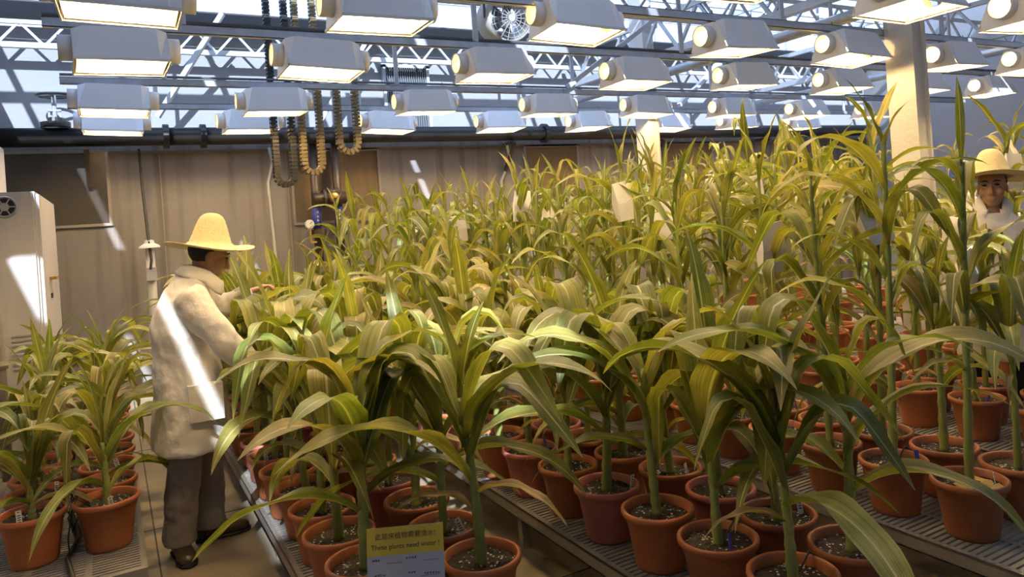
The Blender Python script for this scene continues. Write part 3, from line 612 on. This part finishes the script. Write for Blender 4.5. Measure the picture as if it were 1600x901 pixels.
def corn(x, y, cls, label, group, tagkind=None, pink=False, sand=False, bag=False, az=None, H=None):
    (h0, h1), (n0, n1), first, (l0, l1), wf = CLS[cls]
    e = empty('potted_corn', (x, y, ZB), 0)
    lab = label
    if sand: lab = 'corn in terracotta pot topped with yellow sand on slotted bench'
    tag(e, lab, 'corn plant', group)
    a0 = rnd.uniform(0, 2*PI)
    p = ob('pot', POTP if pink else POT, e, (0, 0, 0), (0, 0, a0)); sc_ = rnd.uniform(.98, 1.03)
    ob('soil', rnd.choice(SOIL), e, (0, 0, 0), (0, 0, rnd.uniform(0, 6)))
    if sand: ob('sand', SANDME, e, (.03, -.02, .004), (0, 0, 1), (.8, .75, 1))
    Hs = H or rnd.uniform(h0, h1); th = rnd.uniform(.85, 1.15)*(1.15 if cls in ('mid', 'front') else 1.0)
    lean = (rnd.uniform(-.05, .05), rnd.uniform(-.05, .05))
    s = ob('stalk', rnd.choice(STALK), e, (0, 0, .18), (lean[0], lean[1], a0), (th, th, Hs+.04))
    base = az if az is not None else rnd.uniform(0, 2*PI); nl = rnd.randint(n0, n1)
    for i in range(nl):
        f = i/(nl-1); h = first+(Hs-first)*f**0.9
        aa = base + (i % 2)*PI + rnd.gauss(0, .38)
        if cls in ('tall', 'taller') and f < .2: kind = 'droop'
        elif f < .15: kind = 'droop'
        elif f < .78: kind = rnd.choice(('arch', 'arch', 'fold', 'fold'))
        else: kind = rnd.choice(('erect', 'erect', 'fold', 'arch'))
        Lf = rnd.uniform(l0, l1)*(0.55+.45*math.sin(PI*min(1, .18+f*.72)))*(1.0 if f < .9 else .85)
        m = 'leaf_green' if rnd.random() < .56 else 'leaf_yellow'
        if f < .12 and rnd.random() < .45: m = 'leaf_dry'; Lf *= .6
        wsc = Lf*wf*rnd.uniform(.85, 1.15)*(.75 if kind == 'erect' else 1)
        if f < .2: wsc *= .7
        bp_ = Euler((lean[0], lean[1], a0)).to_matrix() @ Vector((0, 0, h+.02))
        ob('leaf', rnd.choice(LEAF[kind, m]), e, (bp_.x, bp_.y, .18+bp_.z), (0, rnd.uniform(-.12, .12), aa), (Lf, wsc, Lf))
    if tagkind:
        ang = -PI/2 + rnd.uniform(-1.2, 1.2) + .45; tt = ob('plant_tag', TAGW if tagkind == 'w' else TAGB, e, (.10*math.cos(ang), .10*math.sin(ang), .165), (rnd.uniform(-.25, .25), rnd.uniform(-.35, .35), rnd.uniform(-.3, .9)))
        if tagkind == 'w': ob('tag_print', TAGP, tt)
    hb_ = Hs*rnd.uniform(.6, .8); bq = Euler((lean[0], lean[1], a0)).to_matrix() @ Vector((0, 0, hb_))
    if bag: ob('paper_bag', BAG, e, (bq.x+.005, bq.y-.03, .2+hb_), (rnd.uniform(-.2, .2), rnd.uniform(-.3, .3), rnd.uniform(-.5, .3)), (1.4, 1.4, 1.3))
    return e
def seq(y0, y1, st):
    y = y0
    while y < y1: yield y; y += st
ORD = 'first second third fourth fifth sixth seventh eighth ninth tenth eleventh twelfth thirteenth fourteenth fifteenth sixteenth seventeenth eighteenth nineteenth twentieth'.split()
BN = ['cabinet bench', 'yellow sign bench', 'bench beside the sign bench', 'sand-topped pot bench', "hidden worker's bench", 'bench before the columns', 'bench behind the columns', 'farthest bench']
GB = ['young corn beside the cabinet', 'corn on the sign bench', 'corn on the second low bench', 'tall corn with the sand-topped pot', 'tall corn before the second worker', 'tall corn before the columns', 'tall corn behind the columns', 'tall corn on the farthest bench']
def row(b, x, y0, y1, st, cls, side, jit=0.0, **kw):
    y = y0; k = 0
    while y < y1:
        c = cls(y, k); opt = {n_: (v_(k) if callable(v_) else v_) for n_, v_ in kw.items()}
        kind = {'young': 'young corn', 'mid': 'broad-leaved corn', 'front': 'broad-leaved corn', 'tall': 'tall corn', 'taller': 'tall corn'}[c]
        pot = 'pinkish' if opt.get('pink') else 'terracotta'
        lab = '%s in %s pot, %s from open end, %s row, %s' % (kind, pot, ORD[min(k, 19)], side, BN[b])
        corn(x+rnd.uniform(-.012, .012), y+rnd.uniform(-jit, jit), c, lab, GB[b], **opt); y += st; k += 1
CS, KS = 'cabinet-side', 'column-side'
pick = lambda p, v_: (lambda k: v_ if rnd.random() < p else None)
row(0, -.08, 3.84, 6.2, .29, lambda y, k: 'young', KS, tagkind='w', H=lambda k: rnd.uniform(.2, .3)+.03*min(k, 5))
row(0, -.37, 3.86, 6.2, .29, lambda y, k: 'young', CS, tagkind='w', H=lambda k: rnd.uniform(.14, .24)+.03*min(k, 5))
row(1, .70, 2.50, 7.6, .297, lambda y, k: 'front' if y < 3 else 'mid', CS, tagkind=pick(.7, 'w'), pink=lambda k: rnd.random() < .25)
row(1, 1.04, 2.29, 7.6, .312, lambda y, k: 'front' if y < 3 else 'mid', KS, tagkind=pick(.4, 'w'), pink=lambda k: rnd.random() < .25)
row(2, 1.755, 1.60, 7.6, .315, lambda y, k: 'front' if y < 3.2 else 'mid', CS, tagkind=lambda k: rnd.choice(('w', 'b', None)), pink=lambda k: k in (3, 5, 9))
row(2, 2.075, 1.62, 7.6, .305, lambda y, k: 'front' if y < 2.6 else ('mid' if y < 4.5 else 'tall'), KS, tagkind=pick(.5, 'w'), pink=lambda k: k in (2, 6))
row(3, 2.87, 1.70, 7.6, .31, lambda y, k: 'tall', CS, tagkind=lambda k: 'b' if k else 'w', sand=lambda k: k == 0, bag=lambda k: k % 4 == 3)
row(3, 3.17, 1.68, 7.6, .30, lambda y, k: 'tall', KS, tagkind='b', H=lambda k: .62 if k < 2 else None, bag=lambda k: k % 5 == 2)
row(4, 4.02, 1.98, 7.6, .33, lambda y, k: 'tall', CS, H=lambda k: .72 if k < 3 else None, tagkind=lambda k: 'b' if k % 2 else None, bag=lambda k: k % 4 == 1)
row(4, 4.34, 2.1, 7.6, .33, lambda y, k: 'taller', KS, H=lambda k: .75 if k < 3 else None, bag=lambda k: k % 4 == 2)
row(5, 5.22, 2.35, 7.6, .36, lambda y, k: 'taller', CS, H=lambda k: .85 if k in (2, 3) else None, bag=lambda k: k % 3 == 1)
row(5, 5.53, 2.5, 7.6, .36, lambda y, k: 'taller', KS, H=lambda k: .85 if k in (2, 3) else None, bag=lambda k: k % 4 == 1)
row(6, 6.72, 3.2, 7.7, .40, lambda y, k: 'taller', 'only', H=lambda k: .8 if k in (1, 2, 3) else None)
row(7, 7.9, 4.2, 7.7, .42, lambda y, k: 'taller', 'only')
# drip hoses
hz = random.Random(5)
tag(simple('drip_hose', lambda bm: tube(bm, [(-.20, 3.48, .20), (-.21, 3.52, .268), (-.24, 3.75, .27), (-.20, 4.0, .27), (-.25, 4.4, .27), (-.21, 5.0, .27), (-.23, 6.2, .27)], .011, 6), 'rubber_black', None, True), 'black drip hose lying between the two rows of young corn', 'hose')
for i, (px, py) in enumerate([(-.08, 3.84), (-.08, 4.13), (-.37, 4.13), (-.37, 3.86)]):
    sgn = -1 if px > -.2 else 1
    tag(simple('drip_line', lambda bm: tube(bm, [(px+sgn*.06, py, .44), (px+sgn*.115, py-.01, .49), (px+sgn*.15, py-.03, .42), (-.22+sgn*-.015, py-.05, .33), (-.23, py-.10, .285), (-.22, py-.02, .282)], .0035, 5), 'rubber_black', None, True), 'thin black drip line looping from the hose into the %s young corn pot, %s row' % (('first', 'second', 'second', 'first')[i], 'column-side' if px > -.2 else 'cabinet-side'), 'drip line', 'drip lines by the young corn')
for i, (px, py) in enumerate([(1.755, 1.60), (1.755, 1.915), (2.075, 1.62), (2.87, 2.01), (3.17, 1.68)]):
    tag(simple('drip_line', lambda bm: tube(bm, [(px+.06, py+.02, .445), (px+.12, py+.03, .485), (px+.165, py+.02, .45), (px+.165, py+.05, .33), (px+.16, py+.13, .262), (px+.155, py+.3, .258)], .0035, 5), 'rubber_black', None, True), 'black drip line bent over the %s' % ('first pot beside the sign bench', 'second pot beside the sign bench', 'first column-side pot beside sign bench', 'second pot from the sand-topped one', 'pot behind the sand-topped one')[i], 'drip line', 'drip lines on the low benches')
# watering sign
sg = empty('watering_sign', (0.75, 2.22, .49)); sg.rotation_euler = (rad(-12), rad(2), -YAW+rad(8)); tag(sg, 'yellow and grey card sign asking for water, standing in front pot', 'sign')
boxes('card', [(-.12, .12, -.0015, .0015, 0, .165)], 'sign_grey', sg); boxes('yellow_band', [(-.12, .12, -.0022, -.0015, .082, .165)], 'sign_yellow', sg)
boxes('stick', [(-.008, .008, .0016, .004, -.22, .10)], 'white_plastic', sg)
text('sign_lettering', '此苗床植物需要浇水!', 0.0205, 'sign_red', sg, (0, -.0026, .137), (PI/2, 0, 0)); text('sign_lettering', 'These plants need water !', 0.0205, 'sign_red', sg, (0, -.0026, .107), (PI/2, 0, 0))
for q, (sx_, sz_, n_) in enumerate(((-.105, .066, 3), (.0, .066, 4), (-.098, .022, 4), (.005, .022, 3), (.055, .016, 6))):
    simple('form_marks', lambda bm: marks(bm, sx_, sz_, .0085*n_, .0085, 1, n_, 30+q), 'print_black', sg, False, (0, -.0016, 0))
boxes('form_line', [(-.06, -.01, -.002, -.0015, .058, .0588), (.05, .105, -.002, -.0015, .058, .0588), (-.105, -.02, -.002, -.0015, .014, .0148), (.045, .105, -.002, -.0015, .014, .0148)], 'print_black', sg)

# ================================================================== PEOPLE
def remeshed(name, bm, vox, m, parent, smooth_it=6):
    fixn(bm); me = D.meshes.new(name); bm.to_mesh(me); bm.free(); o = D.objects.new(name, me); COL.objects.link(o)
    r = o.modifiers.new('r', 'REMESH'); r.mode = 'VOXEL'; r.voxel_size = vox
    s = o.modifiers.new('s', 'SMOOTH'); s.iterations = smooth_it; s.factor = 0.5
    dg = bpy.context.evaluated_depsgraph_get(); me2 = D.meshes.new_from_object(o.evaluated_get(dg)); D.objects.remove(o); D.meshes.remove(me)
    me2.name = name; me2.materials.clear(); me2.materials.append(M(m))
    for p in me2.polygons: p.use_smooth = True
    return ob(name, me2, parent)
def ell(bm, c, r, rot=None, seg=16):
    mt = Matrix.Translation(c) @ (rot.to_matrix().to_4x4() if rot else Matrix()) @ Matrix.Diagonal((*r, 1))
    bmesh.ops.create_uvsphere(bm, u_segments=seg, v_segments=12, radius=1, matrix=mt)
def fingers(bm, wrist, d, up, side, curl=.5, s=1.0):
    d = Vector(d).normalized(); up = Vector(up).normalized(); sd = d.cross(up).normalized()*side
    palm = Vector(wrist)+d*.05*s
    tube(bm, [Vector(wrist), Vector(wrist)+d*.03*s, Vector(wrist)+d*.085*s], [(.026*s, .02*s), (.036*s, .018*s), (.038*s, .014*s)], 10)
    for k, (off, ln) in enumerate(((-.027, .066), (-.009, .075), (.009, .07), (.026, .056))):
        b = Vector(wrist)+d*.08*s+sd*off*s; p1 = b+d*ln*.45*s-up*ln*curl*.2*s; p2 = p1+(d*(1-curl)-up*curl).normalized()*ln*.32*s; p3 = p2+(d*(.6-curl)-up*(curl+.3)).normalized()*ln*.28*s
        tube(bm, [b, p1, p2, p3], [.0092*s, .0088*s, .008*s, .0065*s], 8)
    tb = Vector(wrist)+d*.03*s+sd*-.03*s; tube(bm, [tb, tb+(d*.7-sd*.6-up*.2)*.035*s, tb+(d*1.2-sd*.65-up*.4)*.05*s], [.013*s, .011*s, .008*s], 8)
def head(bm, c, fwd_tilt, yaw=0.0, s=1.0):
    """head centred at c, facing +x, tilted forward"""
    R_ = Euler((0, fwd_tilt, yaw), 'XYZ'); Q = R_.to_matrix(); c = Vector(c)
    def P(x, y, z): return c + Q @ Vector((x, y, z))*s
    ell(bm, P(-.012, 0, .035), Vector((.095, .074, .092))*s, R_); ell(bm, P(.022, 0, -.035), Vector((.066, .058, .082))*s, R_); ell(bm, P(.055, 0, -.095), Vector((.026, .03, .02))*s, R_)
    tube(bm, [P(.088, 0, .022), P(.103, 0, -.008), P(.112, 0, -.026), P(.09, 0, -.034)], [.009*s, .012*s, .016*s, .011*s], 8)
    ell(bm, P(.081, 0, -.062), Vector((.014, .026, .007))*s, R_); ell(bm, P(.078, 0, -.074), Vector((.014, .023, .008))*s, R_)
    for y in (-1, 1):
        ell(bm, P(-.005, .074*y, -.012), Vector((.02, .009, .032))*s, R_); ell(bm, P(.076, .032*y, .034), Vector((.014, .026, .008))*s, R_); ell(bm, P(.055, .045*y, -.025), Vector((.03, .022, .026))*s, R_)
    return P, R_
def hat(parent, c, tilt, yaw, sc=1.0):
    bm = B(); prof = [(0, .168), (.026, .166), (.048, .155), (.064, .134), (.079, .095), (.093, .05), (.105, .014), (.118, .0), (.15, -.006), (.185, -.014), (.21, -.014), (.225, -.008), (.2235, -.012), (.205, -.019), (.18, -.019), (.15, -.012), (.115, -.006), (.101, .01), (.088, .048), (.074, .092), (.059, .13), (.04, .15), (.0, .161)]
    fine = []
    for (r0, z0), (r1, z1) in zip(prof, prof[1:]):
        nseg = max(1, int(math.hypot(r1-r0, z1-z0)/.009))
        for k in range(nseg): q = k/nseg; fine.append((r0+(r1-r0)*q+(.0012 if k % 2 else 0), z0+(z1-z0)*q+(.0012 if k % 2 else 0)))
    fine.append(prof[-1]); rg = lathe(bm, fine, 36)
    for ring in rg:
        for i, v_ in enumerate(ring):
            r = math.hypot(v_.co.x, v_.co.y)
            if r > .11: v_.co.z += (r-.11)*.22*math.sin(i/36*2*PI*2+.8)*.6
    h = ob('straw_hat', me_from(bm, 'straw_hat', 'straw', True), parent, c, (0, tilt, yaw), (sc, sc, sc)); h['label'] = 'wide-brimmed straw hat'; return h
def glasses(parent, P, R_):
    bm = B()
    for y in (-.033, .033):
        tube(bm, [P(.094, y+.021*math.cos(a*PI/8), .022+.015*math.sin(a*PI/8)) for a in range(17)], .0016, 5, cap=False)
        bar(bm, P(.09, y*1.65, .026), P(-.005, .078*(1 if y > 0 else -1), .02), .003)
    bar(bm, P(.097, -.012, .024), P(.097, .012, .024), .003)
    return ob('eyeglasses', me_from(bm, 'eyeglasses', 'frame_grey'), parent)
def shoe(parent, ankle, yaw):
    bm = B(); tube(bm, [(-.085, 0, .045), (-.06, 0, .05), (0, 0, .055), (.06, 0, .045), (.12, 0, .035), (.165, 0, .03), (.182, 0, .026)], [(.02, .03), (.04, .046), (.042, .052), (.044, .042), (.048, .034), (.038, .028), (.012, .015)], 14)
    tube(bm, [(-.03, 0, .05), (-.035, 0, .13)], [.05, .05], 12)
    o = remeshed('shoe', bm, .007, 'shoe_brown', parent, 3); o.location = ankle; o.rotation_euler = (0, 0, yaw)
    s = simple('sole', lambda b_: tube(b_, [(-.092, 0, .011), (-.06, 0, .011), (.05, 0, .011), (.12, 0, .011), (.175, 0, .011), (.19, 0, .011)], [(.02, .011), (.042, .011), (.042, .011), (.052, .011), (.036, .011), (.01, .009)], 14), 'rubber_black', o)
    lc = simple('laces', lambda b_: [tube(b_, [(.03+.025*k, -.03, .088-.012*k), (.035+.025*k, 0, .098-.012*k), (.03+.025*k, .03, .088-.012*k)], .004, 5) for k in range(4)], 'trouser_grey', o); return o
def ring_loft(bm, rings, seg=26):
    rr = []
    for (z, cx, a, b) in rings:
        ring = []
        for k in range(seg):
            t = 2*PI*k/seg; fl_ = 1+.025*math.sin(5*t+z*9)*(1.2-z if z < 1.1 else .1)
            ring.append(bm.verts.new((cx+a*math.cos(t)*fl_, b*math.sin(t)*fl_, z)))
        rr.append(ring)
    for p, q in zip(rr, rr[1:]):
        for k in range(seg): bm.faces.new((p[k], p[(k+1) % seg], q[(k+1) % seg], q[k]))
    bm.faces.new(rr[0][::-1]); bm.faces.new(rr[-1])
def person(loc, rz, label, J, trouser, feet, glove_right, headc, htilt, hyaw, hatc, hattilt, cap=False):
    e = empty('person', loc, rz); tag(e, label, 'person')
    # body: one continuous skin surface
    bm = B(); P, R_ = head(bm, headc, htilt, hyaw)
    tube(bm, [Vector(headc)+Vector((-.03, 0, -.03)), Vector(headc)+Vector((-.045, 0, -.10)), (.02, 0, 1.33)], [.056, .055, .075], 12)
    ring_loft(bm, [(.80, 0, .10, .14), (1.0, -.01, .11, .15), (1.2, -.01, .12, .17), (1.34, .01, .08, .14), (1.38, .03, .05, .06)], 16)
    for s in ('L', 'R'):
        tube(bm, [J['sh'+s], J['el'+s], J['wr'+s]], [.05, .04, .028], 10)
        if not (s == 'R' and glove_right): fingers(bm, J['wr'+s], J['hd'+s], J.get('up'+s, (0, 0, 1)), 1 if s == 'L' else -1, .55)
        tube(bm, [J['hip'+s], J['kn'+s], J['an'+s]], [.075, .055, .04], 10)
    remeshed('body', bm, .0065, 'skin_tan', e, 4)
    bm = B()   # short black hair
    ell(bm, P(-.03, 0, .03), Vector((.088, .079, .088)), R_); hr = remeshed('hair', bm, .009, 'hair_black', e, 2)
    # coat
    bm = B(); ring_loft(bm, J['coat'])
    for s in ('L', 'R'):
        a, b_, c = Vector(J['sh'+s]), Vector(J['el'+s]), Vector(J['wr'+s]); q = c + (b_-c).normalized()*.03
        tube(bm, [a+(a-b_)*.12, a, a.lerp(b_, .33), a.lerp(b_, .7), b_, b_.lerp(q, .3), b_.lerp(q, .7), q], [.07, .088, .086, .076, .074, .07, .062, .056], 14)
    ct = remeshed('lab_coat', bm, .011, 'coat_white', e, 5); ct['label'] = 'knee-length off-white lab coat'
    tx = D.textures.new('folds', 'CLOUDS'); tx.noise_scale = .13; tx.noise_depth = 3
    dm = ct.modifiers.new('folds', 'DISPLACE'); dm.texture = tx; dm.strength = .034; dm.mid_level = .5
    nx, nz = headc[0]-.055, headc[2]-.045
    simple('collar', lambda bm_: tube(bm_, [(nx-.085*math.cos(a)+(.03 if abs(a) > 2 else 0), .082*math.sin(a), nz+.035*math.cos(a)-.045-(.05 if abs(a) > 2 else 0)) for a in [(-2.6+5.2*q/16) for q in range(17)]], [(.012, .042)]*17, 8), 'coat_white', ct, True)
    simple('pocket', lambda bm_: box(bm_, -.03, .13, -.252, -.20, .70, .88), 'coat_white', ct)
    for s in ('L', 'R'):
        c = Vector(J['wr'+s]); d = (c-Vector(J['el'+s])).normalized(); simple('cuff', lambda bm_: tube(bm_, [c-d*.075, c-d*.03, c+d*.004], [.058, .057, .052], 14), 'cuff_white', ct, True)
    # trousers
    bm = B(); ell(bm, (0, 0, .88), (.12, .15, .12))
    for s in ('L', 'R'):
        a, b_, c = Vector(J['hip'+s]), Vector(J['kn'+s]), Vector(J['an'+s]); tube(bm, [a, a.lerp(b_, .5), b_, b_.lerp(c, .5), c+Vector((0, 0, .02)), c+Vector((0, 0, -.035))], [.08, .086, .084, .080, .080, .084], 14)
    tr = remeshed('trousers', bm, .011, trouser, e, 4)
    t2 = D.textures.new('creases', 'CLOUDS'); t2.noise_scale = .09; d2 = tr.modifiers.new('creases', 'DISPLACE'); d2.texture = t2; d2.strength = .022
    for (pos, yw) in feet: shoe(e, pos, yw)
    if glove_right:
        bm = B(); d = Vector(J['hdR']).normalized(); tube(bm, [Vector(J['wrR'])-d*.05, Vector(J['wrR'])], [.043, .036], 12); fingers(bm, J['wrR'], J['hdR'], J.get('upR', (0, 0, 1)), -1, .6, 1.1)
        remeshed('glove', bm, .006, 'glove_black', e, 3)
    bm = B()
    for y_ in (-.032, .032): ell(bm, P(.0845, y_, .018), (.008, .013, .0055), R_, 10)
    ob('eyes', me_from(bm, 'eyes', 'hair_black', True), e)
    bm = B()
    for y_ in (-1, 1): tube(bm, [P(.088, .013*y_, .040), P(.087, .032*y_, .046), P(.076, .052*y_, .040)], [.003, .0045, .0025], 6)
    ob('eyebrows', me_from(bm, 'eyebrows', 'hair_black', True), e)
    if cap:
        bm = B(); lathe(bm, [(.098, -.035), (.1, 0), (.094, .045), (.07, .085), (.035, .103), (0, .106)], 24); cp = ob('blue_cap', me_from(bm, 'blue_cap', 'cap_blue', True), e, hatc, (0, hattilt, hyaw))
        simple('bill', lambda b_: tube(b_, [(.06, 0, -.005), (.11, 0, -.008), (.155, 0, -.02)], [(.085, .006), (.075, .006), (.03, .004)], 14), 'cap_blue', cp, True)
        simple('strap', lambda b_: tube(b_, [(.0, .104, -.04), (.0, .1, .03), (0, .06, .092), (0, 0, .111), (0, -.06, .092), (0, -.1, .03), (0, -.104, -.04)], [(.012, .003)]*7, 8), 'cuff_white', cp, True)
        return e
    hat(e, hatc, hattilt, hyaw); glasses(e, P, R_)
    return e
COAT = [(.53, .0, .20, .245), (.60, .0, .195, .24), (.72, .0, .185, .228), (.85, .0, .175, .215), (1.0, -.01, .16, .205), (1.15, -.02, .15, .208), (1.27, -.005, .135, .205), (1.34, .015, .11, .175), (1.385, .03, .085, .12), (1.42, .04, .07, .085)]
J1 = dict(shL=(.04, .18, 1.32), elL=(.20, .25, 1.20), wrL=(.37, .24, 1.275), hdL=(.9, -.1, .3), shR=(.01, -.20, 1.31), elR=(.15, -.29, 1.07), wrR=(.31, -.25, .92), hdR=(.8, .1, -.5), upL=(0, 0, 1), upR=(.4, 0, 1),
          hipL=(.02, .10, .88), knL=(.07, .11, .47), anL=(.055, .07, .11), hipR=(-.04, -.10, .88), knR=(-.06, -.11, .47), anR=(-.10, -.07, .11), coat=COAT)
w1 = person((.325, 4.21, 0), 0, 'person in straw hat and white lab coat leaning over corn, one black glove', J1, 'trouser_grey', [((.07, .07, 0), .05), ((-.10, -.06, 0), -PI/2+.15)], True, (.135, 0, 1.505), rad(24), 0, (.145, 0, 1.565), rad(7))
J2 = dict(shL=(.0, .19, 1.36), elL=(.04, .25, 1.08), wrL=(.2, .18, .95), hdL=(.9, -.2, -.1), shR=(.0, -.19, 1.36), elR=(.04, -.25, 1.08), wrR=(.2, -.18, .95), hdR=(.9, .2, -.1), hipL=(0, .1, .9), knL=(.02, .11, .48), anL=(0, .12, .11),
          hipR=(0, -.1, .9), knR=(.02, -.11, .48), anR=(0, -.12, .11), coat=COAT)
person((4.80, 2.58, 0), rad(215), 'person in straw hat and glasses standing half hidden behind tall corn', J2, 'trouser_navy', [((0, .12, 0), .1), ((0, -.12, 0), -.1)], False, (.05, 0, 1.575), rad(2), rad(-12), (.035, 0, 1.645), rad(-8))
w3 = person((7.33, 4.2, 0), rad(205), 'person in blue cap and pale coat, mostly hidden behind the near white column', J2, 'trouser_navy', [((0, .12, 0), .1), ((0, -.12, 0), -.1)], False, (.06, 0, 1.575), rad(22), rad(10), (.05, 0, 1.645), rad(20), True)
w3.scale = (1.05, 1.05, 1.05)
